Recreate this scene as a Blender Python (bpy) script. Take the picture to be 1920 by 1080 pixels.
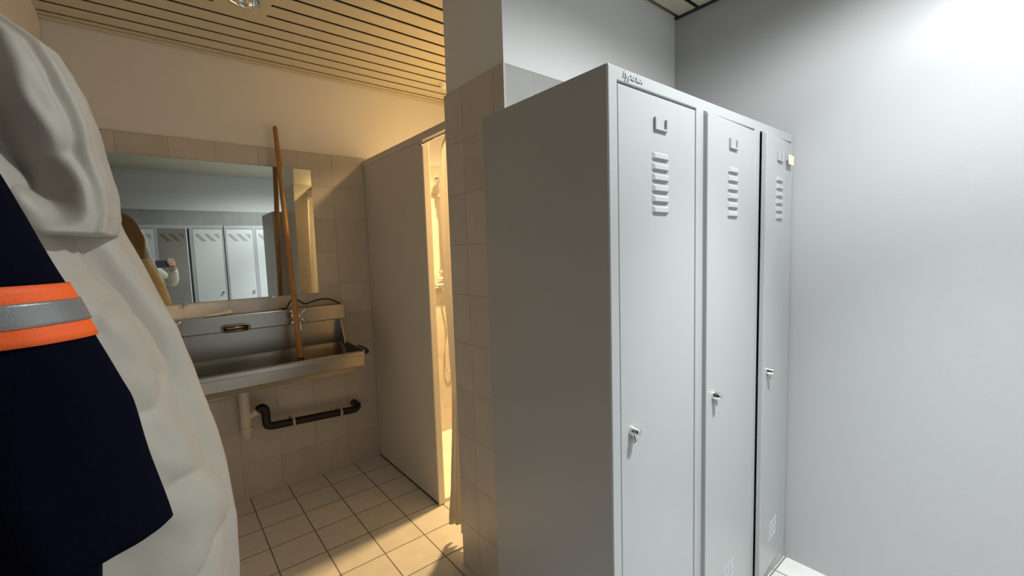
import bpy, bmesh, math, random
from mathutils import Vector, Matrix, noise

random.seed(7)
for o in list(bpy.data.objects):
    bpy.data.objects.remove(o)
SC = bpy.context.scene
COL = SC.collection
PI = math.pi

# ------------------------------------------------------------------ camera
EYE = Vector((0, 0, 1.368))
F_PX = 814.256
YAW, PITCH, ROLL = math.radians(39.0675), math.radians(-4.8206), math.radians(-1.7942)
cam_d = bpy.data.cameras.new('camera')
cam = bpy.data.objects.new('camera', cam_d)
COL.objects.link(cam)
cam_d.sensor_width = 36.0
cam_d.lens = F_PX / 1920 * 36.0
cam_d.clip_start = 0.02
cy, sy = math.cos(YAW), math.sin(YAW)
fw = Vector((sy * math.cos(PITCH), cy * math.cos(PITCH), math.sin(PITCH)))
r0 = Vector((cy, -sy, 0))
u0 = r0.cross(fw)
rt = r0 * math.cos(ROLL) + u0 * math.sin(ROLL)
up = -r0 * math.sin(ROLL) + u0 * math.cos(ROLL)
M = Matrix((rt, up, -fw)).transposed().to_4x4()
M.translation = EYE
cam.matrix_world = M
SC.camera = cam

# ------------------------------------------------------------------ world, exposure
SC.view_settings.view_transform = 'Standard'
SC.view_settings.look = 'None'
SC.view_settings.gamma = 1.0
SC.view_settings.use_curve_mapping = False
SC.view_settings.exposure = 0.80
w = bpy.data.worlds.new('world')
SC.world = w
w.use_nodes = True
w.node_tree.nodes['Background'].inputs[0].default_value = (0.02, 0.02, 0.02, 1)
w.node_tree.nodes['Background'].inputs[1].default_value = 1.0

# lamp powers and colours (the lamps themselves are built with their fittings)
COOL = (0.95, 1.0, 1.0)
WARM = (1.0, 0.64, 0.27)
P_MAIN = 5.0        # narrow beam of the locker-room downlight
P_WIDE = 0.8        # wide part of the same lamp
P_FILL = 14.0  # unseen fill lamp, added to light the locker room evenly
P_FILL_LOBE = 132.0
P_FILL_WIDE = 35.0
P_SHOWER = 158.0

# ------------------------------------------------------------------ dimensions
XL, XR = -0.32, 2.03        # left and right walls
XF = -1.70                  # unseen extension of the locker room, added to cut bounce light
YB, YO = 2.835, -1.10       # mirror wall, opposite wall
ZC = 2.46
ZT = 2.0                    # top of the wall tiles
PX, PY0, PY1 = 0.95, 1.18, 1.57   # wall end beside the lockers
QX, QY = 1.087, 2.03        # shower partition

# ------------------------------------------------------------------ materials
def new_mat(name):
    m = bpy.data.materials.new(name)
    m.use_nodes = True
    nt = m.node_tree
    return m, nt, nt.nodes['Principled BSDF']

def paint(name, col, rough=0.5, metal=0.0, var=0.04, scale=8.0, bump=0.0, bscale=60.0, spec=0.5, aniso=0.0):
    m, nt, b = new_mat(name)
    N, L = nt.nodes, nt.links
    tc = N.new('ShaderNodeTexCoord')
    nz = N.new('ShaderNodeTexNoise')
    nz.inputs['Scale'].default_value = scale
    nz.inputs['Detail'].default_value = 4
    L.new(tc.outputs['Object'], nz.inputs['Vector'])
    mx = N.new('ShaderNodeMix'); mx.data_type = 'RGBA'
    mx.inputs[6].default_value = (*[c * (1 - var) for c in col], 1)
    mx.inputs[7].default_value = (*[min(1, c * (1 + var)) for c in col], 1)
    L.new(nz.outputs['Fac'], mx.inputs[0])
    L.new(mx.outputs[2], b.inputs['Base Color'])
    b.inputs['Roughness'].default_value = rough
    b.inputs['Metallic'].default_value = metal
    b.inputs['Specular IOR Level'].default_value = spec
    b.inputs['Anisotropic'].default_value = aniso
    if bump:
        n2 = N.new('ShaderNodeTexNoise')
        n2.inputs['Scale'].default_value = bscale
        n2.inputs['Detail'].default_value = 3
        L.new(tc.outputs['Object'], n2.inputs['Vector'])
        bp = N.new('ShaderNodeBump')
        bp.inputs['Strength'].default_value = bump
        bp.inputs['Distance'].default_value = 0.004
        L.new(n2.outputs['Fac'], bp.inputs['Height'])
        L.new(bp.outputs['Normal'], b.inputs['Normal'])
    return m

def tile(name, col, grout, plane, off=(0, 0), size=0.2, mortar=0.0018, rough=0.3, var=0.05):
    """square tiles, laid out in the named plane of world/object space"""
    m, nt, b = new_mat(name)
    N, L = nt.nodes, nt.links
    tc = N.new('ShaderNodeTexCoord')
    sp = N.new('ShaderNodeSeparateXYZ')
    L.new(tc.outputs['Object'], sp.inputs[0])
    cb = N.new('ShaderNodeCombineXYZ')
    for k, ax in enumerate(plane):
        ad = N.new('ShaderNodeMath'); ad.operation = 'SUBTRACT'
        L.new(sp.outputs['XYZ'.index(ax)], ad.inputs[0])
        ad.inputs[1].default_value = off[k] - 20 * size
        L.new(ad.outputs[0], cb.inputs[k])
    br = N.new('ShaderNodeTexBrick')
    br.offset = 0.0
    br.inputs['Scale'].default_value = 1.0
    br.inputs['Brick Width'].default_value = size
    br.inputs['Row Height'].default_value = size
    br.inputs['Mortar Size'].default_value = mortar
    br.inputs['Mortar Smooth'].default_value = 0.15
    br.inputs['Bias'].default_value = 0.0
    br.inputs['Color1'].default_value = (*[c * (1 - var) for c in col], 1)
    br.inputs['Color2'].default_value = (*[c * (1 + var) for c in col], 1)
    br.inputs['Mortar'].default_value = (*grout, 1)
    L.new(cb.outputs[0], br.inputs['Vector'])
    nz = N.new('ShaderNodeTexNoise'); nz.inputs['Scale'].default_value = 14; nz.inputs['Detail'].default_value = 5
    L.new(tc.outputs['Object'], nz.inputs['Vector'])
    mx = N.new('ShaderNodeMix'); mx.data_type = 'RGBA'; mx.blend_type = 'MULTIPLY'
    mx.inputs[0].default_value = 0.22
    L.new(br.outputs['Color'], mx.inputs[6])
    L.new(nz.outputs['Fac'], mx.inputs[7])
    L.new(mx.outputs[2], b.inputs['Base Color'])
    rr = N.new('ShaderNodeMapRange')
    rr.inputs[3].default_value = rough; rr.inputs[4].default_value = 0.85
    L.new(br.outputs['Fac'], rr.inputs[0])
    L.new(rr.outputs[0], b.inputs['Roughness'])
    iv = N.new('ShaderNodeMath'); iv.operation = 'SUBTRACT'; iv.inputs[0].default_value = 1.0
    L.new(br.outputs['Fac'], iv.inputs[1])
    bp = N.new('ShaderNodeBump'); bp.inputs['Strength'].default_value = 0.5; bp.inputs['Distance'].default_value = 0.002
    L.new(iv.outputs[0], bp.inputs['Height'])
    L.new(bp.outputs['Normal'], b.inputs['Normal'])
    return m

def glow(name, col, strength):
    m, nt, b = new_mat(name)
    b.inputs['Base Color'].default_value = (*col, 1)
    b.inputs['Emission Color'].default_value = (*col, 1)
    b.inputs['Emission Strength'].default_value = strength
    return m

def wood(name, c1, c2):
    m, nt, b = new_mat(name)
    N, L = nt.nodes, nt.links
    tc = N.new('ShaderNodeTexCoord')
    mp = N.new('ShaderNodeMapping'); mp.inputs['Scale'].default_value = (40, 40, 2.5)
    L.new(tc.outputs['Object'], mp.inputs[0])
    nz = N.new('ShaderNodeTexNoise'); nz.inputs['Scale'].default_value = 2; nz.inputs['Detail'].default_value = 6
    L.new(mp.outputs[0], nz.inputs['Vector'])
    cr = N.new('ShaderNodeValToRGB')
    cr.color_ramp.elements[0].color = (*c1, 1); cr.color_ramp.elements[0].position = 0.3
    cr.color_ramp.elements[1].color = (*c2, 1); cr.color_ramp.elements[1].position = 0.7
    L.new(nz.outputs['Fac'], cr.inputs[0])
    L.new(cr.outputs[0], b.inputs['Base Color'])
    b.inputs['Roughness'].default_value = 0.45
    return m

MAT = {
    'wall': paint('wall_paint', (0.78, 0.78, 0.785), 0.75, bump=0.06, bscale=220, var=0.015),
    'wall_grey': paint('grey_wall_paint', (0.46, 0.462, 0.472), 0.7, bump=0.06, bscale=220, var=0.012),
    'ceil': paint('slat_paint', (0.66, 0.61, 0.47), 0.42, var=0.02),
    'void': paint('ceiling_void', (0.035, 0.03, 0.025), 0.9),
    'panel': paint('partition_laminate', (0.62, 0.60, 0.57), 0.5, bump=0.05, bscale=400, var=0.02),
    'edge': paint('partition_edge', (0.80, 0.77, 0.70), 0.45, var=0.02),
    'locker': paint('locker_paint', (0.415, 0.427, 0.43), 0.38, var=0.012, bump=0.02, bscale=300),
    'inside': paint('locker_inside', (0.22, 0.23, 0.235), 0.6),
    'chrome': paint('chrome', (0.82, 0.82, 0.82), 0.12, metal=1.0, var=0.01),
    'steel': paint('brushed_steel', (0.40, 0.385, 0.36), 0.27, metal=1.0, var=0.06, scale=5, bump=0.03, bscale=150),
    'reflector': paint('reflector', (0.85, 0.85, 0.86), 0.1, metal=1.0, var=0.01),
    'black': paint('black_plastic', (0.004, 0.004, 0.0045), 0.5),
    'rubber': paint('black_rubber', (0.02, 0.02, 0.025), 0.6),
    'pvc': paint('white_pvc', (0.62, 0.58, 0.52), 0.4),
    'clip': paint('pale_clip', (0.55, 0.42, 0.38), 0.5),
    'brass': paint('dull_metal', (0.30, 0.25, 0.19), 0.35, metal=1.0),
    'paper': paint('paper', (0.80, 0.76, 0.68), 0.8),
    'note': paint('cream_paper', (0.90, 0.82, 0.60), 0.8),
    'white': paint('white_plastic', (0.80, 0.79, 0.76), 0.35),
    'curtain': paint('curtain_vinyl', (0.80, 0.77, 0.72), 0.5, bump=0.1, bscale=30),
    'beige': paint('beige_nylon', (0.44, 0.40, 0.345), 0.55, var=0.05, bump=0.35, bscale=28),
    'brown': paint('brown_wool', (0.20, 0.135, 0.065), 0.85, var=0.2, scale=14, bump=0.6, bscale=60),
    'tan': paint('tan_lining', (0.44, 0.35, 0.22), 0.85, var=0.12, scale=14, bump=0.5, bscale=60),
    'navy': paint('navy_cloth', (0.0018, 0.0022, 0.008), 0.92, var=0.15, scale=30, bump=0.25, bscale=300, spec=0.06),
    'orange': paint('orange_tape', (1.0, 0.13, 0.015), 0.6, var=0.03, bump=0.15, bscale=500),
    'silver': paint('silver_tape', (0.25, 0.25, 0.25), 0.35, metal=0.35, var=0.05, bump=0.1, bscale=500),
    'skin': paint('skin', (0.52, 0.29, 0.21), 0.5, var=0.08, scale=20),
    'knit': paint('cream_knit', (0.62, 0.57, 0.46), 0.9, bump=0.7, bscale=160),
    'jeans': paint('dark_trousers', (0.02, 0.024, 0.035), 0.85),
    'hair': paint('dark_hair', (0.03, 0.02, 0.013), 0.6, bump=0.5, bscale=90),
    'eye': paint('eye_white', (0.8, 0.8, 0.8), 0.2),
    'dark': paint('dark_iris', (0.02, 0.015, 0.01), 0.2),
    'lip': paint('lip', (0.42, 0.17, 0.14), 0.5),
    'phone': paint('phone_shell', (0.015, 0.016, 0.02), 0.25),
    'screen': paint('phone_glass', (0.01, 0.01, 0.012), 0.08),
    'pole': wood('broom_wood', (0.30, 0.15, 0.05), (0.47, 0.26, 0.095)),
    'tile_xz': tile('wall_tile_facing_room', (0.63, 0.59, 0.535), (0.48, 0.445, 0.395), 'XZ', (0.087, 0.0)),
    'tile_yz': tile('wall_tile_on_wall_end', (0.63, 0.59, 0.535), (0.48, 0.445, 0.395), 'YZ', (0.04, 0.0)),
    'tile_dim': tile('wall_tile_dimmed', (0.44, 0.435, 0.42), (0.38, 0.37, 0.355), 'XZ', (0.087, 0.0)),  # wall tile again, its colour darkened and cooled to carry shade and cool light
    'floor': tile('floor_tile', (0.74, 0.73, 0.71), (0.20, 0.18, 0.155), 'XY', (0.11, 0.06), mortar=0.003, rough=0.28),
}
def slotted(name, col, dark):
    """locker paint with diagonal banks of vent slots near the top of the door"""
    m, nt, b = new_mat(name)
    N, L = nt.nodes, nt.links
    tc = N.new('ShaderNodeTexCoord'); sp = N.new('ShaderNodeSeparateXYZ')
    L.new(tc.outputs['Object'], sp.inputs[0])
    def mth(op, a, c):
        nd = N.new('ShaderNodeMath'); nd.operation = op
        for k, q in enumerate((a, c)):
            if isinstance(q, (int, float)): nd.inputs[k].default_value = q
            else: L.new(q, nd.inputs[k])
        return nd.outputs[0]
    X, Z = sp.outputs['X'], sp.outputs['Z']
    row = mth('LESS_THAN', mth('FRACT', mth('DIVIDE', Z, 0.0125), 0), 0.48)
    bank = mth('LESS_THAN', mth('FRACT', mth('DIVIDE', mth('ADD', X, mth('MULTIPLY', Z, 0.9)), 0.095), 0), 0.5)
    rng = mth('MULTIPLY', mth('GREATER_THAN', Z, 1.600), mth('LESS_THAN', Z, 1.6875))
    rx = mth('MULTIPLY', mth('GREATER_THAN', X, 0.022), mth('LESS_THAN', X, 0.257))
    mask = mth('MULTIPLY', mth('MULTIPLY', row, bank), mth('MULTIPLY', rng, rx))
    mx = N.new('ShaderNodeMix'); mx.data_type = 'RGBA'
    mx.inputs[6].default_value = (*col, 1); mx.inputs[7].default_value = (*dark, 1)
    L.new(mask, mx.inputs[0]); L.new(mx.outputs[2], b.inputs['Base Color'])
    b.inputs['Roughness'].default_value = 0.4
    return m
MAT['slotted'] = slotted('slotted_locker_paint', (0.62, 0.64, 0.645), (0.10, 0.10, 0.10))
cm = MAT['curtain']; nt = cm.node_tree
tl = nt.nodes.new('ShaderNodeBsdfTranslucent'); tl.inputs[0].default_value = (0.85, 0.82, 0.77, 1)
ms = nt.nodes.new('ShaderNodeMixShader'); ms.inputs[0].default_value = 0.5
nt.links.new(nt.nodes['Principled BSDF'].outputs[0], ms.inputs[1]); nt.links.new(tl.outputs[0], ms.inputs[2])
nt.links.new(ms.outputs[0], nt.nodes['Material Output'].inputs['Surface'])
mm, nt, b = new_mat('mirror_glass')
b.inputs['Base Color'].default_value = (0.80, 0.84, 0.82, 1)
b.inputs['Metallic'].default_value = 1.0
b.inputs['Roughness'].default_value = 0.015
MAT['mirror'] = mm

# ------------------------------------------------------------------ helpers
def obj(name, bm, mats, parent=None, smooth=False, loc=None, rot=None):
    me = bpy.data.meshes.new(name)
    bmesh.ops.recalc_face_normals(bm, faces=bm.faces)
    bm.to_mesh(me); bm.free()
    if not isinstance(mats, (list, tuple)):
        mats = [mats]
    for m in mats:
        me.materials.append(m)
    if smooth:
        for p in me.polygons:
            p.use_smooth = True
    o = bpy.data.objects.new(name, me)
    COL.objects.link(o)
    if parent:
        o.parent = parent
    if loc: o.location = loc
    if rot: o.rotation_euler = rot
    return o

def empty(name, loc=(0, 0, 0), rot=(0, 0, 0), parent=None):
    o = bpy.data.objects.new(name, None)
    COL.objects.link(o)
    o.empty_display_size = 0.05
    o.location = loc; o.rotation_euler = rot
    if parent: o.parent = parent
    return o

def tag(o, label, cat, group=None, kind=None):
    o['label'] = label; o['category'] = cat
    if group: o['group'] = group
    if kind: o['kind'] = kind
    return o

def struct(o):
    o['kind'] = 'structure'
    return o

def smooth_angle(o, ang=40):
    me = o.data
    for p in me.polygons: p.use_smooth = True
    me.set_sharp_from_angle(angle=math.radians(ang))
    return o

def bevel(o, wd=0.002, seg=2, ang=35):
    md = o.modifiers.new('bevel', 'BEVEL')
    md.width = wd; md.segments = seg; md.limit_method = 'ANGLE'; md.angle_limit = math.radians(ang)
    return o

def subsurf(o, n=1):
    md = o.modifiers.new('subsurf', 'SUBSURF'); md.levels = n; md.render_levels = n
    for p in o.data.polygons: p.use_smooth = True
    return o

def box(bm, x0, x1, y0, y1, z0, z1, mi=0):
    v = [bm.verts.new(p) for p in ((x0, y0, z0), (x1, y0, z0), (x1, y1, z0), (x0, y1, z0),
                                   (x0, y0, z1), (x1, y0, z1), (x1, y1, z1), (x0, y1, z1))]
    for q in ((0, 3, 2, 1), (4, 5, 6, 7), (0, 1, 5, 4), (1, 2, 6, 5), (2, 3, 7, 6), (3, 0, 4, 7)):
        f = bm.faces.new([v[i] for i in q]); f.material_index = mi
    return v

def prism(bm, pts, axis, a0, a1, mi=0):
    """extrude a 2-D outline along axis; outline coordinates are the other two axes in order"""
    def mk(p, a):
        c = list(p); c.insert(axis, a); return bm.verts.new(c)
    A = [mk(p, a0) for p in pts]; B = [mk(p, a1) for p in pts]
    n = len(pts)
    for i in range(n):
        f = bm.faces.new((A[i], A[(i + 1) % n], B[(i + 1) % n], B[i])); f.material_index = mi
    f = bm.faces.new(A[::-1]); f.material_index = mi
    f = bm.faces.new(B); f.material_index = mi

def tube(bm, pts, r, n=12, cap=True, mi=0):
    """tube through points; r is a number or a list"""
    pts = [Vector(p) for p in pts]
    rs = r if isinstance(r, (list, tuple)) else [r] * len(pts)
    rings = []
    nrm = None
    for i, p in enumerate(pts):
        t = (pts[min(i + 1, len(pts) - 1)] - pts[max(i - 1, 0)]).normalized()
        if nrm is None:
            a = Vector((0, 0, 1)) if abs(t.z) < 0.9 else Vector((1, 0, 0))
            nrm = t.cross(a).normalized()
        else:
            nrm = (nrm - t * nrm.dot(t)).normalized()
        bn = t.cross(nrm)
        rings.append([bm.verts.new(p + (nrm * math.cos(2 * PI * k / n) + bn * math.sin(2 * PI * k / n)) * rs[i]) for k in range(n)])
    skin_rings(bm, rings, cap, mi)

def skin_rings(bm, rings, cap=True, mi=0):
    n = len(rings[0])
    for a, c in zip(rings, rings[1:]):
        for k in range(n):
            f = bm.faces.new((a[k], a[(k + 1) % n], c[(k + 1) % n], c[k])); f.material_index = mi
    if cap:
        f = bm.faces.new(rings[0][::-1]); f.material_index = mi
        f = bm.faces.new(rings[-1]); f.material_index = mi

def arc_pts(pts, sub=8):
    """smooth Catmull-Rom curve through points"""
    P = [Vector(p) for p in pts]
    out = []
    for i in range(len(P) - 1):
        p0, p1, p2, p3 = P[max(i - 1, 0)], P[i], P[i + 1], P[min(i + 2, len(P) - 1)]
        for k in range(sub):
            t = k / sub
            out.append(0.5 * ((2 * p1) + (p2 - p0) * t + (2 * p0 - 5 * p1 + 4 * p2 - p3) * t * t + (3 * p1 - p0 - 3 * p2 + p3) * t ** 3))
    out.append(P[-1])
    return out

def lathe(bm, prof, n=24, c=(0, 0, 0), axis='Z', cap=True, mi=0):
    rings = []
    for r, h in prof:
        ring = []
        for k in range(n):
            a = 2 * PI * k / n
            x, y = r * math.cos(a), r * math.sin(a)
            p = (x, y, h) if axis == 'Z' else ((x, h, y) if axis == 'Y' else (h, x, y))
            ring.append(bm.verts.new((c[0] + p[0], c[1] + p[1], c[2] + p[2])))
        rings.append(ring)
    skin_rings(bm, rings, cap, mi)

def interp(tab, z):
    """piecewise-linear table [(z, value), ...] with descending z"""
    if z >= tab[0][0]: return tab[0][1]
    for (z0, v0), (z1, v1) in zip(tab, tab[1:]):
        if z >= z1:
            t = (z0 - z) / (z0 - z1)
            t2 = t
            return v0 + (v1 - v0) * t2
    return tab[-1][1]

# ------------------------------------------------------------------ the room
def wall(name, paint_boxes, tile_boxes, tmat, pmat=None):
    bm = bmesh.new()
    for q in paint_boxes: box(bm, *q, mi=0)
    for q in tile_boxes: box(bm, *q, mi=1)
    return struct(obj(name, bm, [pmat or MAT['wall'], tmat]))

T = 0.008
bm = bmesh.new(); box(bm, XF - .15, XR + .15, YO - .15, YB + .15, -0.12, 0.0)
struct(obj('floor', bm, MAT['floor']))
wall('wall_back', [(XL - .15, XR + .15, YB + T, YB + .15, 0, 2.60)], [(XL, XR, YB, YB + T, 0, ZT)], MAT['tile_xz'])
wall('wall_left', [(XL - .12, XL, 0.48, YB, 0, 2.60), (XF, XL - .12, 0.48, 0.60, 0, 2.60)], [], MAT['tile_yz'])
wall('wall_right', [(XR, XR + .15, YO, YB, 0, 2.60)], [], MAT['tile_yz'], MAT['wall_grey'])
wall('wall_opposite', [(XF, XR + .15, YO - .15, YO - T, 0, 2.60)], [(XF, XR, YO - T, YO, 0, ZT)], MAT['tile_dim'])
# wall between the locker room and the shower: its end faces the washroom
bm = bmesh.new()
box(bm, PX + T, XR, PY0 + T, PY1 - T, 0, 2.60, 0)
box(bm, PX, PX + T, PY0, PY1, 0, ZT, 1)
box(bm, PX + T, XR, PY0, PY0 + T, 0, ZT, 3)
box(bm, PX + T, XR, PY1 - T, PY1, 0, ZT, 2)
struct(obj('wall_middle', bm, [MAT['wall'], MAT['tile_yz'], MAT['tile_xz'], MAT['tile_dim']]))

# slatted ceiling with openings for the recessed lamps
LAMPS = {'wash': (0.366, 2.171), 'main': (1.74, 0.0605), 'fill': (1.28, 0.0605), 'shower': (1.58, 2.0705)}
PITCH_S, Y_S = 0.1005, 2.774
bm = bmesh.new()
box(bm, XF, XR, YO, YB, 2.52, 2.56, 1)
y = Y_S
k = 0
edges = [YB]
while y > YO:
    edges.append(y); y -= PITCH_S
edges.append(YO)
for e1, e0 in zip(edges, edges[1:]):
    a, c = e0 + 0.009, e1 - 0.009
    if c - a < 0.005: continue
    cuts = []
    for lx, ly in LAMPS.values():
        if ly - 0.098 < (a + c) / 2 < ly + 0.098:
            cuts.append((lx - 0.09, lx + 0.09))
    xs = [XL if a > 0.45 else XF] + [v for ct in sorted(cuts) for v in ct] + [XR]
    for i in range(0, len(xs), 2):
        box(bm, xs[i], xs[i + 1], a, c, ZC, ZC + 0.005, 0)
struct(bevel(obj('ceiling', bm, [MAT['ceil'], MAT['void']]), 0.002, 2))
bm = bmesh.new()
box(bm, XL, XR, YB - 0.022, YB, ZC - 0.010, ZC - 0.002)
struct(obj('trim_1', bm, MAT['ceil']))
bm = bmesh.new()
box(bm, XR - 0.018, XR, YO, PY0, ZC - 0.006, ZC - 0.001)
struct(obj('trim_2', bm, MAT['void']))

# ------------------------------------------------------------------ lamps
def downlight(xy, label, beams=(), col=COOL, group=None):
    power = bool(beams)
    t = empty('ceiling_downlight', (xy[0], xy[1], ZC))
    tag(t, label, 'ceiling light', group)
    h = 0.1
    bm = bmesh.new()
    ring_o, ring_i = [], []
    n = 40
    R = 0.062
    for k in range(n):
        a = 2 * PI * k / n
        cx, sx = math.cos(a), math.sin(a)
        s = h / max(abs(cx), abs(sx))
        ring_o.append((cx * s, sx * s)); ring_i.append((cx * R, sx * R))
    for z0 in (-0.006,):
        O = [bm.verts.new((*p, z0)) for p in ring_o]; I = [bm.verts.new((*p, z0)) for p in ring_i]
        O2 = [bm.verts.new((*p, -0.0005)) for p in ring_o]; I2 = [bm.verts.new((*p, -0.0005)) for p in ring_i]
        for k in range(n):
            j = (k + 1) % n
            bm.faces.new((O[k], O[j], I[j], I[k]))
            bm.faces.new((O2[k], I2[k], I2[j], O2[j]))
            bm.faces.new((O[k], O2[k], O2[j], O[j]))
            bm.faces.new((I[k], I[j], I2[j], I2[k]))
    obj('plate', bm, MAT['ceil'], t)
    bm = bmesh.new()
    lathe(bm, [(0.066, -0.012), (0.058, -0.012), (0.056, -0.002), (0.050, 0.02), (0.036, 0.042), (0.020, 0.05)], 40, cap=False)
    o = obj('reflector', bm, MAT['reflector'], t, smooth=True)
    bm = bmesh.new()
    lathe(bm, [(0.001, 0.012), (0.014, 0.014), (0.019, 0.024), (0.019, 0.046), (0.010, 0.05)], 24)
    obj('bulb', bm, glow('lamp_glass_on', col, 12) if power else MAT['white'], t, smooth=True)
    for watts, angle, blend in beams:
        ld = bpy.data.lights.new('lamp_light', 'SPOT')
        ld.energy = watts; ld.color = col
        ld.spot_size = math.radians(angle); ld.spot_blend = blend
        ld.shadow_soft_size = 0.045
        lo = bpy.data.objects.new('lamp_light', ld)
        COL.objects.link(lo); lo.parent = t
        lo.location = (0, 0, -0.014)
    return t

downlight(LAMPS['wash'], 'unlit recessed downlight in a square plate above the sink mirror')
downlight(LAMPS['main'], 'lit recessed downlight near the plain right-hand wall', [(P_MAIN, 100, 0.35), (P_WIDE, 165, 0.5)])
downlight(LAMPS['fill'], 'added unseen fill downlight in front of the pale lockers', [(P_FILL, 116, 0.5), (P_FILL_LOBE, 72, 1.0), (P_FILL_WIDE, 168, 0.4)])
downlight(LAMPS['shower'], 'warm recessed downlight in the ceiling over the shower cubicle', [(P_SHOWER, 132, 0.95)], WARM)

# small round fitting on the slats above the shower
bm = bmesh.new(); lathe(bm, [(0.002, -0.030), (0.016, -0.027), (0.024, -0.016), (0.025, -0.004), (0.034, -0.003), (0.034, 0.0)], 24)
o = obj('ceiling_sensor', bm, MAT['white'], None, True, (1.525, 2.515, ZC))
tag(o, 'small white round fitting on the slatted ceiling over the shower', 'ceiling fitting')

# ------------------------------------------------------------------ shower cubicle
t = empty('shower_partition', (QX, QY, 0)); W0 = Vector((QX, QY, 0))
tag(t, 'tall beige partition panel between the steel sink and the shower', 'partition')
def rel(bm, origin):
    bmesh.ops.translate(bm, verts=bm.verts, vec=-Vector(origin)); return bm
bm = bmesh.new(); box(bm, QX, QX + 0.030, QY + 0.004, YB - 0.001, 0.012, 1.943)
bevel(obj('panel', rel(bm, W0), MAT['panel'], t), 0.002)
bm = bmesh.new(); box(bm, QX - 0.001, QX + 0.036, QY - 0.008, QY + 0.004, 0.004, 1.943)
bevel(obj('end_post', rel(bm, W0), MAT['edge'], t), 0.003)
bm = bmesh.new(); box(bm, QX - 0.003, QX + 0.036, PY1 + 0.001, YB - 0.001, 1.943, 1.982)
bevel(obj('top_rail', rel(bm, W0), MAT['panel'], t), 0.003)
bm = bmesh.new(); box(bm, QX + 0.002, QX + 0.028, QY + 0.004, YB - 0.002, 0.0, 0.012)
obj('floor_seal', rel(bm, W0), MAT['rubber'], t)

bm = bmesh.new(); frame_grid2 = [(QX + 0.040, XR - 0.002, PY1 + 0.46, YB - 0.002)]
for x0, x1, y0, y1 in frame_grid2:
    rings = []
    for ins, z in ((0.0, 0.0), (0.0, 0.022), (0.006, 0.026), (0.030, 0.026), (0.045, 0.016), (0.10, 0.012)):
        rings.append([bm.verts.new(p) for p in ((x0 + ins, y0 + ins, z), (x1 - ins, y0 + ins, z), (x1 - ins, y1 - ins, z), (x0 + ins, y1 - ins, z))])
    skin_rings(bm, rings, True)
o = obj('shower_tray', bm, MAT['white'])
tag(o, 'low white shower tray on the cubicle floor behind the partition', 'shower tray')

# curtain gathered at the wall side of the shower opening
bm = bmesh.new()
n, rows = 70, 46
grid = []
for j in range(rows + 1):
    v = j / rows
    z = 1.905 - v * (1.905 - 0.095)
    row = []
    ye = interp([(1.905, 1.765), (1.87, 1.805), (1.72, 1.835), (1.52, 1.830), (1.25, 1.808), (0.98, 1.772), (0.75, 1.746), (0.49, 1.752), (0.30, 1.765), (0.14, 1.748), (0.09, 1.735)], z)
    for i in range(n + 1):
        u = i / n
        yy = 1.580 + u * (ye - 1.580)
        amp = 0.010 + 0.008 * v
        xx = 1.066 - 0.050 * v + amp * math.sin(u * 5.4 * 2 * PI + 0.8 * math.sin(v * 2.3)) + 0.005 * noise.noise((u * 6, v * 5, 1.3))
        if v > 0.9:
            xx -= 0.14 * (v - 0.9) * (1 + math.sin(u * 9))
        zz = z + (0.018 * noise.noise((u * 4, 3.1, v)) if v > 0.97 else 0)
        row.append(bm.verts.new((xx, yy, zz)))
    grid.append(row)
for a, c in zip(grid, grid[1:]):
    for i in range(n):
        bm.faces.new((a[i], a[i + 1], c[i + 1], c[i]))
t = empty('shower_curtain', (1.12, 1.7, 0))
tag(t, 'pale shower curtain gathered beside the tiled wall end', 'curtain')
o = obj('curtain_cloth', rel(bm, (1.12, 1.7, 0)), MAT['curtain'], t, True)
md = o.modifiers.new('thick', 'SOLIDIFY'); md.thickness = 0.0016
for i in range(7):
    yy = 1.592 + i * 0.027
    bm = bmesh.new()
    tube(bm, [(1.066 + 0.010 * math.cos(a), yy, 1.914 + 0.010 * math.sin(a)) for a in [2 * PI * q / 14 for q in range(15)]], 0.0016, 6, cap=False)
    obj('curtain_ring', rel(bm, (1.12, 1.7, 0)), MAT['white'], t, True)
bm = bmesh.new(); tube(bm, [(1.066, PY1, 1.918), (1.066, QY - 0.01, 1.918)], 0.006, 12)
tube(bm, [(1.066, QY - 0.014, 1.918), (QX, QY - 0.014, 1.918)], 0.006, 12)
o = obj('curtain_rod', bm, MAT['chrome'], None, True)
tag(o, 'slim metal rod carrying the pale shower curtain', 'curtain rod')

# shower set on the mirror wall
sx0 = 1.628
t = empty('shower_set', (sx0, YB, 1.14))
tag(t, 'shower riser rail with hand shower and looped hose on tiled wall', 'shower')
O = Vector((sx0, YB, 1.14))
bm = bmesh.new(); tube(bm, [(sx0, YB - 0.05, 1.22), (sx0, YB - 0.05, 1.93)], 0.010, 14)
obj('riser_rail', rel(bm, O), MAT['chrome'], t, True)
for z in (1.24, 1.905):
    bm = bmesh.new()
    lathe(bm, [(0.008, YB - 0.052), (0.009, YB - 0.006), (0.020, YB - 0.004), (0.020, YB)], 16, (sx0, 0, z), 'Y')
    obj('rail_bracket', rel(bm, O), MAT['chrome'], t, True)
bm = bmesh.new(); box(bm, sx0 - 0.03, sx0 + 0.03, YB - 0.085, YB - 0.035, 1.775, 1.80)
bevel(obj('holder', rel(bm, O), MAT['chrome'], t), 0.006)
bm = bmesh.new()
tube(bm, arc_pts([(sx0 - 0.012, YB - 0.075, 1.72), (sx0 - 0.012, YB - 0.085, 1.80), (sx0 - 0.014, YB - 0.105, 1.90), (sx0 - 0.016, YB - 0.125, 1.945)], 4),
     [0.011] * 4 + [0.013] * 4 + [0.015] * 4 + [0.018], 14)
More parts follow.
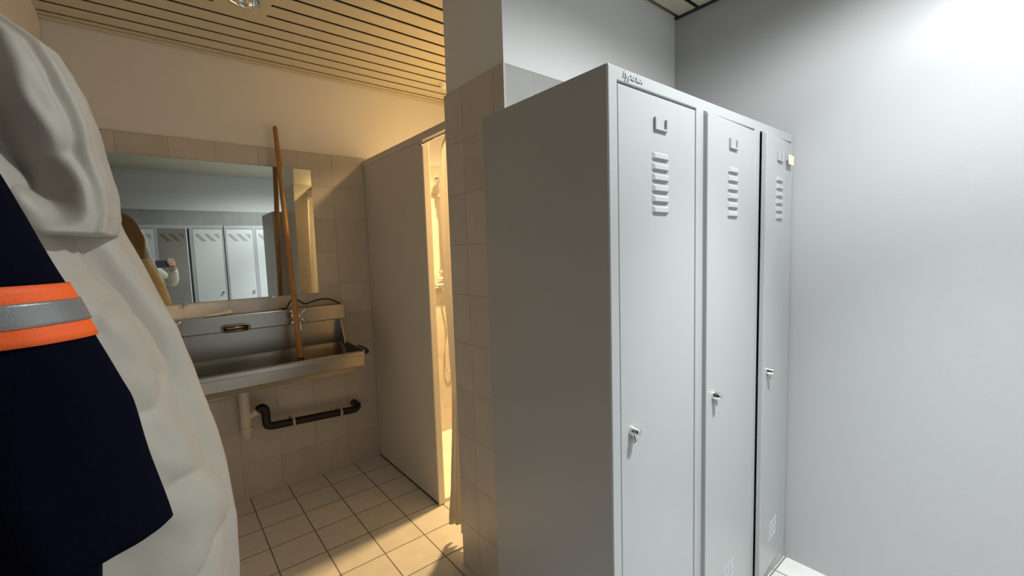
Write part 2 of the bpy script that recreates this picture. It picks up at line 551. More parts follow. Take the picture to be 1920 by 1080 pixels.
tube(bm, [(sx0 - 0.016, YB - 0.118, 1.945), (sx0 - 0.016, YB - 0.150, 1.918), (sx0 - 0.016, YB - 0.158, 1.910)], [0.022, 0.046, 0.044], 20)
obj('hand_shower', rel(bm, O), MAT['chrome'], t, True)
bm = bmesh.new()
tube(bm, [(sx0 - 0.12, YB - 0.06, 1.14), (sx0 - 0.065, YB - 0.06, 1.14), (sx0 + 0.075, YB - 0.06, 1.14), (sx0 + 0.13, YB - 0.06, 1.14)], [0.022, 0.024, 0.024, 0.022], 18)
for dx in (-0.07, 0.08):
    tube(bm, [(sx0 + dx, YB, 1.14), (sx0 + dx, YB - 0.05, 1.14)], 0.017, 14)
obj('mixer_tap', rel(bm, O), MAT['chrome'], t, True)
bm = bmesh.new(); lathe(bm, [(0.001, -0.003), (0.034, 0), (0.040, 0.012), (0.036, 0.014), (0.030, 0.006), (0.001, 0.004)], 20, (sx0 - 0.03, YB - 0.07, 1.182), 'Z')
tube(bm, [(sx0 - 0.03, YB - 0.07, 1.18), (sx0 - 0.03, YB - 0.04, 1.16)], 0.005, 8)
obj('soap_holder', rel(bm, O), MAT['white'], t, True)
bm = bmesh.new()
tube(bm, arc_pts([(sx0 - 0.012, YB - 0.076, 1.72), (sx0 + 0.03, YB - 0.072, 1.55), (sx0 + 0.060, YB - 0.06, 1.25), (sx0 + 0.065, YB - 0.055, 0.95), (sx0 + 0.062, YB - 0.045, 0.66),
                  (sx0 + 0.045, YB - 0.04, 0.52), (sx0 + 0.015, YB - 0.04, 0.475), (sx0 - 0.012, YB - 0.04, 0.53), (sx0 - 0.010, YB - 0.045, 0.66), (sx0 + 0.012, YB - 0.055, 0.82),
                  (sx0 + 0.008, YB - 0.06, 0.95), (sx0 - 0.01, YB - 0.06, 1.06), (sx0 - 0.012, YB - 0.06, 1.118)], 7), 0.0075, 10)
obj('shower_hose', rel(bm, O), MAT['pvc'], t, True)

# ------------------------------------------------------------------ mirror
bm = bmesh.new()
box(bm, -0.146, 0.76, YB - 0.007, YB - 0.001, 1.150, 1.895)
t = empty('wall_mirror', (0.307, YB, 1.15))
tag(t, 'wide frameless mirror on the tiled wall above the steel sink', 'mirror')
bevel(obj('glass', rel(bm, (0.307, YB, 1.15)), MAT['mirror'], t), 0.0015)
for mx in (0.10, 0.51):
    bm = bmesh.new(); box(bm, mx - 0.012, mx + 0.012, YB - 0.012, YB - 0.0005, 1.142, 1.153)
    obj('clip', rel(bm, (0.307, YB, 1.15)), MAT['chrome'], t)

# ------------------------------------------------------------------ trough sink
SX0, SX1 = -0.295, 0.885
YF = 2.435
t = empty('trough_sink', (0.295, YB, 0.70)); O = Vector((0.295, YB, 0.70))
tag(t, 'long stainless steel trough sink fixed to the tiled wall under the mirror', 'sink')
YS = YB - 0.09
bm = bmesh.new()
box(bm, SX0, SX1, YS, YB - 0.001, 0.985, 1.075)
bevel(obj('tap_ledge', rel(bm, O), MAT['steel'], t), 0.005, 3)
bm = bmesh.new(); box(bm, SX0 + 0.004, SX1 - 0.03, YB - 0.035, YB - 0.001, 0.80, 0.985)
obj('back_panel', rel(bm, O), MAT['steel'], t)
# basin: folded sheet, outline in (y, z)
bm = bmesh.new()
inner = [(YB - 0.035, 0.835), (YB - 0.10, 0.815), (YB - 0.22, 0.765), (YF + 0.10, 0.745), (YF + 0.035, 0.76), (YF + 0.022, 0.815)]
outer = [(YF + 0.018, 0.830), (YF + 0.004, 0.832), (YF - 0.004, 0.826), (YF - 0.004, 0.806), (YF + 0.004, 0.802), (YF + 0.012, 0.745), (YF + 0.028, 0.738), (YF + 0.040, 0.712), (YF + 0.10, 0.700), (YB - 0.06, 0.700), (YB - 0.001, 0.76), (YB - 0.001, 0.835)]
prism(bm, inner + outer, 0, SX0, SX1 - 0.012)
smooth_angle(obj('basin', rel(bm, O), MAT['steel'], t), 35)
# raised end of the basin with a rounded dark corner, and the sloping cheek above it
for x0, x1, nm in ((SX1 - 0.014, SX1, 'end_cap'), (SX0 - 0.004, SX0 + 0.010, 'end_cap')):
    bm = bmesh.new()
    prism(bm, [(YF - 0.006, 0.802), (YF - 0.006, 0.826), (YF + 0.002, 0.836), (YF + 0.05, 0.838), (YB - 0.10, 0.842), (YB - 0.012, 0.85), (YB - 0.001, 0.84), (YB - 0.001, 0.74), (YB - 0.06, 0.70), (YF + 0.10, 0.70), (YF + 0.030, 0.73), (YF + 0.010, 0.80)], 0, x0, x1)
    bevel(obj(nm, rel(bm, O), MAT['steel'], t), 0.004, 3)
    bm = bmesh.new()
    prism(bm, [(YB - 0.001, 0.84), (YB - 0.150, 0.838), (YB - 0.095, 0.985), (YB - 0.001, 0.985)], 0, x0 - 0.02 if x0 > 0 else x0 + 0.02, (x0 - 0.02 if x0 > 0 else x0 + 0.02) + 0.004)
    obj('cheek', rel(bm, O), MAT['steel'], t)
bm = bmesh.new()
tube(bm, arc_pts([(SX1 - 0.01, YF - 0.004, 0.818), (SX1 + 0.006, YF + 0.002, 0.820), (SX1 + 0.014, YF + 0.025, 0.824), (SX1 + 0.014, YF + 0.09, 0.828), (SX1 + 0.004, YF + 0.14, 0.83)], 5), 0.011, 12)
obj('rim_corner', rel(bm, O), MAT['rubber'], t, True)['label'] = 'dark rounded rim corner'
# recessed soap dish in the ledge
bm = bmesh.new()
ring = []
cx, cz, hw, hh = 0.301, 1.003, 0.062, 0.016
for k in range(33):
    a = 2 * PI * k / 32
    c, s = math.cos(a), math.sin(a)
    ring.append((cx + hw * math.copysign(abs(c) ** 0.35, c), YS - 0.010, cz + hh * math.copysign(abs(s) ** 0.5, s)))
tube(bm, ring, 0.0055, 8, cap=False)
box(bm, cx - hw, cx + hw, YS - 0.004, YS + 0.001, cz - hh, cz + hh)
box(bm, cx - hw * .9, cx + hw * .9, YS - 0.022, YS - 0.003, cz - hh * .95, cz - hh * .55)
obj('soap_dish', rel(bm, O), MAT['brass'], t, True)

def push_tap(x, label):
    tt = empty('wall_tap', (x, YS, 1.035)); OO = Vector((x, YS, 1.035))
    tag(tt, label, 'tap')
    bm = bmesh.new()
    lathe(bm, [(0.026, YS - 0.006), (0.026, YS - 0.0005)], 20, (x, 0, 1.035), 'Y')
    tube(bm, [(x, YS - 0.004, 1.035), (x, YS - 0.035, 1.035), (x, YS - 0.052, 1.035)], [0.014, 0.014, 0.017], 16)
    obj('valve_body', rel(bm, OO), MAT['chrome'], tt, True)
    bm = bmesh.new()
    for k in range(4):
        a = PI / 4 + k * PI / 2
        d = Vector((math.cos(a), 0, math.sin(a)))
        c = Vector((x, YS - 0.060, 1.035))
        tube(bm, [c, c + d * 0.03, c + d * 0.056], [0.007, 0.006, 0.010], 10)
    lathe(bm, [(0.013, YS - 0.070), (0.015, YS - 0.062), (0.013, YS - 0.050)], 16, (x, 0, 1.035), 'Y')
    obj('cross_handle', rel(bm, OO), MAT['chrome'], tt, True)
    bm = bmesh.new()
    tube(bm, arc_pts([(x, YS - 0.03, 1.03), (x, YS - 0.05, 1.01), (x, YS - 0.075, 0.985), (x, YS - 0.080, 0.955)], 5), 0.010, 12)
    obj('spout', rel(bm, OO), MAT['chrome'], tt, True)
push_tap(0.602, 'chrome cross-handled tap on the steel ledge behind the broomstick')
push_tap(0.028, 'chrome tap at the end of the ledge beside the hanging jackets')

# dark cable lying on the ledge
bm = bmesh.new()
tube(bm, arc_pts([(0.610, YS + 0.05, 1.130), (0.640, YS + 0.05, 1.112), (0.665, YS + 0.045, 1.094), (0.700, YS + 0.04, 1.102), (0.760, YS + 0.045, 1.113), (0.815, YS + 0.04, 1.106), (0.852, YS + 0.03, 1.084), (0.862, YS + 0.03, 1.0795)], 6), 0.0045, 10)
tube(bm, arc_pts([(0.610, YS + 0.05, 1.130), (0.585, YS + 0.045, 1.115), (0.560, YS + 0.03, 1.0815), (0.535, YS + 0.03, 1.0795)], 5), 0.0045, 10)
o = obj('cable', bm, MAT['rubber'], None, True)
tag(o, 'dark bent cable lying on the ledge right of the broomstick', 'cable')
# crumpled paper on the ledge
bm = bmesh.new()
gx, gy = 12, 4
g = []
for i in range(gx + 1):
    u = i / gx
    g.append([bm.verts.new((0.17 + 0.125 * u, YS + 0.006 + 0.06 * v / gy, 1.0772 + 0.026 * u ** 1.4 * (0.35 + 0.65 * v / gy) + 0.003 * abs(noise.noise((u * 5, v, 0))))) for v in range(gy + 1)])
for a, c in zip(g, g[1:]):
    for v in range(gy):
        bm.faces.new((a[v], c[v], c[v + 1], a[v + 1]))
o = obj('paper_towel', bm, MAT['paper'], None, True)
md = o.modifiers.new('thick', 'SOLIDIFY'); md.thickness = 0.002; md.offset = 1
tag(o, 'crumpled pale paper towel lying on the steel ledge below the mirror', 'paper')

# drain
t = empty('drain_trap', (0.31, YB - 0.10, 0.39)); O = Vector((0.31, YB - 0.10, 0.39))
tag(t, 'off-white plastic drain trap hanging under the trough sink', 'drain pipe')
yy = YB - 0.10
bm = bmesh.new()
lathe(bm, [(0.026, 0.700), (0.026, 0.45), (0.031, 0.449), (0.031, 0.430), (0.025, 0.428), (0.024, 0.398), (0.020, 0.392), (0.018, 0.385)], 24, (0.31, yy, 0), 'Z')
smooth_angle(obj('trap_body', rel(bm, O), MAT['pvc'], t), 40)
bm = bmesh.new()
tube(bm, arc_pts([(0.318, yy, 0.505), (0.345, yy, 0.515), (0.355, yy, 0.520), (0.364, yy, 0.526)], 3), [0.020] * 7 + [0.023] * 3, 16)
smooth_angle(obj('branch', rel(bm, O), MAT['pvc'], t), 50)
bm = bmesh.new()
lathe(bm, [(0.036, 0.6995), (0.036, 0.688), (0.028, 0.684)], 24, (0.31, yy, 0), 'Z')
obj('sink_nut', rel(bm, O), MAT['black'], t)['label'] = 'dark nut under the basin'
t = empty('waste_pipe', (0.40, YB, 0.42)); O = Vector((0.40, YB, 0.42))
tag(t, 'black waste pipe running along the tiles below the sink', 'drain pipe')
bm = bmesh.new()
tube(bm, arc_pts([(0.369, yy, 0.529), (0.388, yy, 0.540), (0.405, yy, 0.528), (0.408, yy, 0.500), (0.408, yy, 0.460), (0.412, yy, 0.434), (0.432, yy, 0.424)], 5)
     + arc_pts([(0.46, yy, 0.422), (0.87, yy, 0.400), (0.905, yy, 0.402), (0.925, yy + 0.02, 0.408), (0.930, yy + 0.05, 0.410), (0.930, YB - 0.001, 0.410)], 6), 0.022, 18)
obj('pipe', rel(bm, O), MAT['black'], t, True)
for px in (0.545, 0.815):
    bm = bmesh.new()
    pz = 0.422 - (px - 0.46) * 0.0537
    tube(bm, [(px - 0.007, yy, pz), (px + 0.007, yy, pz - 0.0004)], 0.0245, 18)
    tube(bm, [(px, yy, pz), (px, YB - 0.001, pz)], 0.006, 8)
    obj('pipe_clip', rel(bm, O), MAT['clip'], t, True)['label'] = 'pale pipe clip'

# broomstick
P0, P1 = Vector((0.578, 2.596, 0.775)), Vector((0.578, 2.806, 2.118))
t = empty('broomstick', P0)
tag(t, 'wooden broomstick standing in the steel sink and leaning on the mirror', 'broomstick')
d = (P1 - P0)
bm = bmesh.new()
tube(bm, [d * 0.02, d * 0.5, d * 0.992, d], [0.0145, 0.0135, 0.0125, 0.009], 18)
smooth_angle(obj('shaft', bm, MAT['pole'], t), 50)
bm = bmesh.new()
tube(bm, [d * 0.0, d * 0.006, d * 0.026, d * 0.030], [0.014, 0.019, 0.018, 0.015], 18)
obj('rubber_tip', bm, MAT['rubber'], t, True)['label'] = 'black rubber tip'

# ------------------------------------------------------------------ lockers
def frame_grid(bm, xs, zs, holes, y0, y1):
    """one solid sheet from y0 to y1 over the grid xs by zs, without the cells in holes"""
    V = {}
    def v(i, j, k):
        if (i, j, k) not in V: V[(i, j, k)] = bm.verts.new((xs[i], (y0, y1)[k], zs[j]))
        return V[(i, j, k)]
    nx, nz = len(xs) - 1, len(zs) - 1
    solid = lambda i, j: 0 <= i < nx and 0 <= j < nz and (i, j) not in holes
    for i in range(nx):
        for j in range(nz):
            if not solid(i, j): continue
            bm.faces.new((v(i, j, 0), v(i + 1, j, 0), v(i + 1, j + 1, 0), v(i, j + 1, 0)))
            bm.faces.new((v(i, j, 1), v(i, j + 1, 1), v(i + 1, j + 1, 1), v(i + 1, j, 1)))
            if not solid(i - 1, j): bm.faces.new((v(i, j, 0), v(i, j + 1, 0), v(i, j + 1, 1), v(i, j, 1)))
            if not solid(i + 1, j): bm.faces.new((v(i + 1, j, 0), v(i + 1, j, 1), v(i + 1, j + 1, 1), v(i + 1, j + 1, 0)))
            if not solid(i, j - 1): bm.faces.new((v(i, j, 0), v(i, j, 1), v(i + 1, j, 1), v(i + 1, j, 0)))
            if not solid(i, j + 1): bm.faces.new((v(i, j + 1, 0), v(i + 1, j + 1, 0), v(i + 1, j + 1, 1), v(i, j + 1, 1)))

def cyl_lock(parent, x, z, y=0.0):
    bm = bmesh.new()
    lathe(bm, [(0.0135, y), (0.0135, y - 0.008), (0.011, y - 0.012), (0.011, y - 0.020), (0.0085, y - 0.024), (0.001, y - 0.024)], 24, (x, 0, z), 'Y')
    tube(bm, [(x, y - 0.006, z - 0.010), (x - 0.001, y - 0.012, z - 0.022), (x - 0.002, y - 0.010, z - 0.032)], [0.007, 0.0055, 0.004], 10)
    o = obj('lock', bm, MAT['chrome'], parent, False)
    smooth_angle(o, 40)
    o['label'] = 'chrome cylinder lock'
    return o

def louvre(bm, xc, zc, wd=0.080, ht=0.018, dp=0.0065):
    """pressed hood: full depth at its lower edge, closed ends"""
    x0, x1 = xc - wd / 2, xc + wd / 2
    e = 0.009
    A = [bm.verts.new(p) for p in ((x0, 0, zc + ht / 2), (x1, 0, zc + ht / 2), (x1, 0, zc - ht / 2), (x0, 0, zc - ht / 2))]
    B = [bm.verts.new(p) for p in ((x0 + e, -dp * .75, zc + ht * .18), (x1 - e, -dp * .75, zc + ht * .18), (x1 - e, -dp, zc - ht * .42), (x0 + e, -dp, zc - ht * .42))]
    for i in range(4):
        bm.faces.new((A[i], A[(i + 1) % 4], B[(i + 1) % 4], B[i]))
    bm.faces.new(B)

def grey_door(parent, xr, width, angle, z0, z1, yfront, locked_x, holder=True, note=False):
    """door hinged on its right edge; local x runs to the left from the hinge"""
    bm = bmesh.new()
    box(bm, -width, 0, 0, 0.018, z0, z1)
    h = bevel(obj('door', bm, MAT['locker'], parent, False, (xr, yfront, 0), (0, 0, angle)), 0.003, 3)
    xc = -width * 0.505
    for k in range(6):
        bm = bmesh.new()
        louvre(bm, xc, 1.610 - k * 0.0282)
        obj('vent_louvre', bm, MAT['locker'], h)
    for c in range(3):
        for k in range(3):
            px, pz = xc - 0.03 + c * 0.03, 0.245 - k * 0.028
            bm = bmesh.new()
            tube(bm, [(px - 0.010, 0.001, pz - 0.010), (px + 0.010, 0.001, pz + 0.010)], 0.0032, 6)
            obj('vent_ridge', bm, MAT['locker'], h)
    bm = bmesh.new()
    w2, hz = 0.030, 1.691
    prism(bm, [(xc - w2, hz + 0.017), (xc - w2 + 0.007, hz + 0.017), (xc - w2 + 0.007, hz - 0.010), (xc + w2 - 0.007, hz - 0.010), (xc + w2 - 0.007, hz + 0.017),
               (xc + w2, hz + 0.017), (xc + w2, hz - 0.016), (xc - w2, hz - 0.016)], 1, -0.007, 0.0)
    bevel(obj('label_holder', bm, MAT['locker'], h), 0.0015)
    cyl_lock(h, -width + locked_x, 0.889)
    return h

t = empty('metal_locker', (0.85, 0.666, 0)); O = Vector((0.85, 0.666, 0))
tag(t, 'tall grey three-door metal locker standing by the plain right-hand wall', 'locker')
LX0, LX1, LY0, LY1, LH = 0.85, 2.022, 0.666, 1.172, 1.80
bm = bmesh.new()
# open-fronted box: outer shell, dividers and floor
frame_grid(bm, [LX0, LX0 + 0.002, 1.275, 1.277, 1.681, 1.683, LX1 - 0.002, LX1], [0.0, 0.06, LH - 0.002, LH], {(1, 1), (3, 1), (5, 1)}, LY0 + 0.0225, LY1 - 0.002)
box(bm, LX0, LX1, LY1 - 0.002, LY1, 0.0, LH)
obj('carcass', rel(bm, O), MAT['locker'], t)
for x in (LX0 - 0.0012, LX1):
    bm = bmesh.new(); box(bm, x, x + 0.0012, LY0 + 0.0032, LY1, 0.0, LH - 0.0005)
    obj('side_panel', rel(bm, O), MAT['locker'], t)
bm = bmesh.new()
frame_grid(bm, [LX0, 0.884, 1.256, 1.300, 1.662, 1.706, 2.010, LX1], [0.0, 0.06, 1.7675, LH], {(1, 1), (3, 1), (5, 1)}, LY0, LY0 + 0.022)
bevel(obj('front_frame', rel(bm, O), MAT['locker'], t), 0.003, 3)
g1 = grey_door(t, 1.2525 - 0.85, 0.366, 0.0, 0.065, 1.7625, 0.001, 0.046)
g2 = grey_door(t, 1.6605 - 0.85, 0.362, 0.036, 0.065, 1.7625, -0.001, 0.050)
g3 = grey_door(t, 2.0085 - 0.85, 0.304, 0.075, 0.065, 1.7625, -0.001, 0.048)
# raised maker's script on the fascia
cu = bpy.data.curves.new('script', 'FONT')
cu.body = 'hyperlux'
cu.size = 0.026; cu.extrude = 0.0012; cu.shear = 0.35; cu.space_character = 0.86; cu.offset = 0.0003
cu.bevel_depth = 0.0004
tmp = bpy.data.objects.new('script', cu); COL.objects.link(tmp)
dg = bpy.context.evaluated_depsgraph_get()
me = bpy.data.meshes.new_from_object(tmp.evaluated_get(dg))
bpy.data.objects.remove(tmp)
me.name = 'raised_lettering'
me.materials.clear(); me.materials.append(MAT['locker'])
o = bpy.data.objects.new('raised_lettering', me); COL.objects.link(o); o.parent = t
xs = [v.co.x for v in me.vertices]
sc = 0.086 / (max(xs) - min(xs))
o.scale = (sc, 1.0, 1.0)
o.location = (0.904 - 0.85, -0.0008, 1.7795); o.rotation_euler = (PI / 2, 0, 0)
# cream note stuck on the third door
bm = bmesh.new(); box(bm, 0, 0.066, -0.0012, 0, 0, 0.036)
hx = math.cos(0.075)
o = obj('paper_note', bm, MAT['note'], None, False, (1.923, 0.6460, 1.672), (0, 0, 0.075))
tag(o, 'small cream paper note stuck beside the furthest grey door label holder', 'note')

# white lockers across the room, seen in the mirror
def white_locker(x0, n, label, open_door=None):
    wd = 0.315
    t = empty('white_locker', (x0, -0.60, 0))
    tag(t, label, 'locker', None)
    H, D = 1.785, 0.498
    X1 = n * wd
    xs = [0.001]; fx = [0.0005]
    for k in range(n):
        xs += [k * wd + 0.002, (k + 1) * wd - 0.001]; fx += [k * wd + 0.016, (k + 1) * wd - 0.016]
    xs.append(X1 - 0.0003); fx.append(X1 - 0.0005)
    holes = {(2 * k + 1, 1) for k in range(n)}
    bm = bmesh.new()
    frame_grid(bm, xs, [0, 0.06, H - 0.003, H], holes, -D + 0.003, -0.0205)
    box(bm, 0.001, X1 - 0.001, -D, -D + 0.003, 0, H)
    obj('carcass', bm, MAT['locker'], t)
    bm = bmesh.new()
    frame_grid(bm, fx, [0, 0.07, H - 0.04, H], holes, -0.02, 0.0)
    bevel(obj('front_frame', bm, MAT['locker'], t), 0.002)
    for k in range(n):
        # hinged on its lower-x edge; local x runs from the hinge, face towards +y
        dw = wd - 0.036
        bm = bmesh.new(); box(bm, 0, dw, -0.016, 0, 0.075, H - 0.045)
        h = bevel(obj('door', bm, MAT['slotted'], t, False, (k * wd + 0.018, 0.001, 0), (0, 0, math.radians(27) if k == open_door else 0)), 0.002)
        bm = bmesh.new()
        lathe(bm, [(0.012, 0.0), (0.012, 0.008), (0.009, 0.016), (0.001, 0.016)], 16, (dw - 0.03, 0, 0.985), 'Y')
        box(bm, dw - 0.045, dw - 0.015, 0.012, 0.018, 0.978, 0.990)
        obj('lock', bm, MAT['chrome'], h)
    return t
white_locker(-0.305, 3, 'pale locker block with its middle door ajar, mirrored behind the photographer', 1)
white_locker(0.650, 4, 'closed pale locker block beside the one with an open door')

# ------------------------------------------------------------------ garments on the left wall
t = empty('coat_rack', (XL, 0.78, 1.80)); O = Vector((XL, 0.78, 1.80))
tag(t, 'wall rail with hooks behind the hanging jackets', 'coat rack')
bm = bmesh.new(); box(bm, XL + 0.0005, XL + 0.018, 0.52, 1.25, 1.77, 1.85)
bevel(obj('rail', rel(bm, O), MAT['pole'], t), 0.004)
for hy in (0.60, 0.86, 1.10):
    bm = bmesh.new()
    tube(bm, arc_pts([(XL + 0.018, hy, 1.82), (XL + 0.05, hy, 1.815), (XL + 0.075, hy, 1.80), (XL + 0.085, hy, 1.825), (XL + 0.085, hy, 1.84)], 5), 0.005, 10)
    obj('hook', rel(bm, O), MAT['chrome'], t, True)

def cloth_loft(name, zs, cx, cy, rx, ry, mat, parent, n=56, puff=None, wr=0.006, wscale=9.0, seed=0.0, extra=None, thick=0.004, sq=0.85, caps=(True, False)):
    """hanging sleeve or body: rings of a rounded section, with quilting and wrinkles"""
    bm = bmesh.new()
    rings = []
    for z in zs:
        X, Y, RX, RY = cx(z), cy(z), rx(z), ry(z)
        ring = []
        for k in range(n):
            a = 2 * PI * k / n
            c, s = math.cos(a), math.sin(a)
            c2 = math.copysign(abs(c) ** sq, c); s2 = math.copysign(abs(s) ** sq, s)
            f = 1.0
            if puff: f += puff(z, a)
            d = wr * (noise.noise((c * 1.6 + seed, s * 1.6, z * wscale)) + 0.5 * noise.noise((c * 4 + seed, s * 4 + z * 6, z * wscale * 2.3)))
            if extra: d += extra(z, a)
            ring.append(bm.verts.new((max(X + c2 * (RX * f + d), XL + 0.006), Y + s2 * (RY * f + d), z)))
        rings.append(ring)
    nn = len(rings[0])
    for a, c in zip(rings, rings[1:]):
        for k in range(nn):
            bm.faces.new((a[k], a[(k + 1) % nn], c[(k + 1) % nn], c[k]))
    if caps[0]: bm.faces.new(rings[0][::-1])
    if caps[1]: bm.faces.new(rings[-1])
    o = obj(name, bm, mat, parent, True)
    return o

def zrange(z1, z0, n): return [z1 + (z0 - z1) * i / n for i in range(n + 1)]
H0 = EYE.z

# beige quilted parka
t = empty('quilted_jacket', (-0.15, 0.86, 1.75)); OB = Vector((-0.15, 0.86, 1.75))
tag(t, 'beige quilted parka hanging on the left wall behind the navy jacket', 'jacket')
yb = 0.845
body_edge = [(H0 - .019 * yb, -.078 * yb), (H0 - .092 * yb, -.030 * yb), (H0 - .156 * yb, -.013 * yb), (H0 - .219 * yb, .010 * yb), (H0 - .280 * yb, .018 * yb), (H0 - .331 * yb, .038 * yb),
             (H0 - .391 * yb, .051 * yb), (H0 - .437 * yb, .062 * yb), (H0 - .52 * yb, .064 * yb), (H0 - .62 * yb, .058 * yb), (0.72, .035)]
body_edge = [(1.56, -0.15), (1.45, -.095)] + body_edge
def q_puff(z, a):
    ph = (z - 0.02 + 0.02 * math.sin(1.7 * a) + 0.012 * math.sin(5 * a + 20 * z)) / 0.128
    s = abs(math.sin(PI * ph))
    return 0.085 * (s ** 0.42) - 0.080
def b_rx(z): return (interp(body_edge, z) + 0.315) / 2
def b_cx(z): return (interp(body_edge, z) - 0.315) / 2
body = cloth_loft('body', zrange(1.56, 0.74, 160), b_cx, lambda z: yb, b_rx, lambda z: 0.118, MAT['beige'], None,
                  n=96, puff=q_puff, wr=0.010, wscale=9)
# smooth overlap strip / far sleeve along the right-hand edge
ys = 0.925
out_edge = [(H0 + .20 * ys, -.07 * ys), (H0 + .058 * ys, -.044 * ys), (H0 - .107 * ys, .018 * ys), (H0 - .22 * ys, .042 * ys), (H0 - .318 * ys, .060 * ys), (H0 - .42 * ys, .073 * ys), (H0 - .5 * ys, .081 * ys), (H0 - .633 * ys, .076 * ys), (0.70, .05)]
def s_fold(z, a): return 0.004 * math.sin(6 * a + 9 * z) + 0.006 * noise.noise((z * 6, a, 4.0))
sleeve = cloth_loft('sleeve', zrange(1.52, 0.72, 70), lambda z: interp(out_edge, z) - 0.075, lambda z: ys, lambda z: 0.075, lambda z: 0.085, MAT['beige'], None,
                    n=48, wr=0.004, wscale=6, seed=5.0, extra=s_fold)
# hood hanging over the shoulders
yh = 0.86
hood_edge = [(H0 + .40 * yh, -.20 * yh), (H0 + .365 * yh, -.154 * yh), (H0 + .339 * yh, -.123 * yh), (H0 + .311 * yh, -.087 * yh), (H0 + .269 * yh, -.070 * yh), (H0 + .207 * yh, -.056 * yh), (H0 + .13 * yh, -.046 * yh), (H0 + .075 * yh, -.042 * yh), (H0 + .045 * yh, -.052 * yh)]
def h_rx(z): return (interp(hood_edge, z) + 0.30) / 2
def h_cx(z): return (interp(hood_edge, z) - 0.30) / 2
def h_fold(z, a):
    # deep diagonal folds on the side facing the room
    u = (z - 1.40) / 0.27
    f0 = 0.006 * math.exp(-((a - 5.78) / 0.22) ** 2)
    c1 = 5.40 - 0.25 * u + 0.08 * math.sin(8 * u)
    f1 = -0.060 * math.exp(-((a - c1) / (0.07 if a > c1 else 0.33)) ** 2) * min(1, max(0, (u - 0.05) * 4))
    c2 = 4.90 - 0.65 * u
    f2 = -0.055 * math.exp(-((a - c2) / (0.05 if a < c2 else 0.22)) ** 2)
    f3 = -0.022 * math.exp(-((a - (4.45 - 0.4 * u)) / 0.08) ** 2)
    f4 = -0.016 * math.exp(-((u - 0.30 - 0.25 * (a - 5.2)) / 0.05) ** 2) * math.exp(-((a - 5.25) / 0.35) ** 2)
    f5 = -0.009 * math.exp(-((a - (5.66 - 0.12 * u)) / 0.035) ** 2)
    f5 += 0.006 * math.exp(-((a - (5.74 - 0.12 * u)) / 0.05) ** 2)
    return f5 + f0 + f1 + f2 + f3 + f4 + 0.005 * noise.noise((a * 2.6, z * 14, 2.0)) + 0.002 * noise.noise((a * 6, z * 30, 5.0))
hood = cloth_loft('hood', zrange(1.71, 1.405, 90), h_cx, lambda z: yh, h_rx, lambda z: 0.135 - 0.25 * max(0, z - 1.62), MAT['beige'], None, n=132, wr=0.006, wscale=12, seed=2.0, extra=h_fold, caps=(True, True))
for o in (body, sleeve, hood):
    o.parent = t; o.matrix_parent_inverse = Matrix.Translation(-OB)
    subsurf(o, 1)
# brown coat behind it, seen from the mirror side
t = empty('brown_coat', (-0.2, 1.05, 1.75)); OB = Vector((-0.2, 1.05, 1.75))
tag(t, 'brown wool coat reflected in the mirror, hanging behind the beige parka', 'coat')
yc = 1.10
bro_edge = [(1.765, -.20), (1.755, -.165), (1.72, -.118), (1.66, -.088), (1.56, -.058), (1.45, -.054), (1.36, -.045), (1.26, -.030), (1.15, .0), (1.05, .025), (0.80, .03)]
tan_edge = [(1.40, -.052), (1.30, -.010), (1.18, .033), (1.05, .063), (0.80, .068)]
br = cloth_loft('body', zrange(1.765, 0.80, 70), lambda z: (interp(bro_edge, z) - 0.30) / 2, lambda z: yc, lambda z: (interp(bro_edge, z) + 0.30) / 2, lambda z: 0.062 + 0.012 * (1.7 - z), MAT['brown'], None,
                n=60, wr=0.010, wscale=5, seed=9.0, extra=lambda z, a: 0.006 * math.sin(5 * a + 3 * z))
tn = cloth_loft('turned_lining', zrange(1.40, 0.80, 40), lambda z: interp(tan_edge, z) - 0.055, lambda z: yc + 0.035, lambda z: 0.055, lambda z: 0.05, MAT['tan'], None,
                n=40, wr=0.006, wscale=6, seed=12.0)
tn.parent = t; tn.matrix_parent_inverse = Matrix.Translation(-OB); subsurf(tn, 1); tn['label'] = 'pale tan lining turned outwards'
br.parent = t; br.matrix_parent_inverse = Matrix.Translation(-OB); subsurf(br, 1)

# navy work jacket in front
t = empty('work_jacket', (-0.2, 0.66, 1.62)); OB = Vector((-0.2, 0.66, 1.62))
tag(t, 'navy work jacket whose sleeve has an orange and silver reflective band', 'jacket')
yn = 0.60
nav_edge = [(1.62, -.20), (H0 + .145 * yn, -.172 * yn), (H0 + .074 * yn, -.146 * yn), (H0 - .028 * yn, -.113 * yn), (H0 - .101 * yn, -.094 * yn), (H0 - .228 * yn, -.057 * yn), (1.088, -.010)]
def n_cx(z): return interp(nav_edge, z) - n_rx(z)
def n_rx(z): return 0.078 + 0.014 * (1.45 - z)
def n_fold(z, a): return 0.003 * math.sin(3 * a + 12 * z)
ncy = lambda z: 0.60
nry = lambda z: 0.062
slv = cloth_loft('sleeve', zrange(1.60, 1.088, 60), n_cx, ncy, n_rx, nry, MAT['navy'], None, n=64, wr=0.003, wscale=8, seed=3.0, extra=n_fold, sq=1.2)
bands = []
for z1, z0, nm, m, ex in ((1.3515, 1.2990, 'orange_band', 'orange', 0.0018), (1.3365, 1.3155, 'silver_band', 'silver', 0.0032)):
    bands.append(cloth_loft(nm, zrange(z1, z0, 8), n_cx, ncy, lambda z: n_rx(z) + ex, lambda z: nry(z) + ex, MAT[m], None, n=64, wr=0.003, wscale=8, seed=3.0, extra=n_fold, sq=1.2, caps=(False, False)))
nb_edge = [(1.62, -.20), (1.43, -.145), (1.30, -.115), (1.10, -.076), (0.86, -.090)]
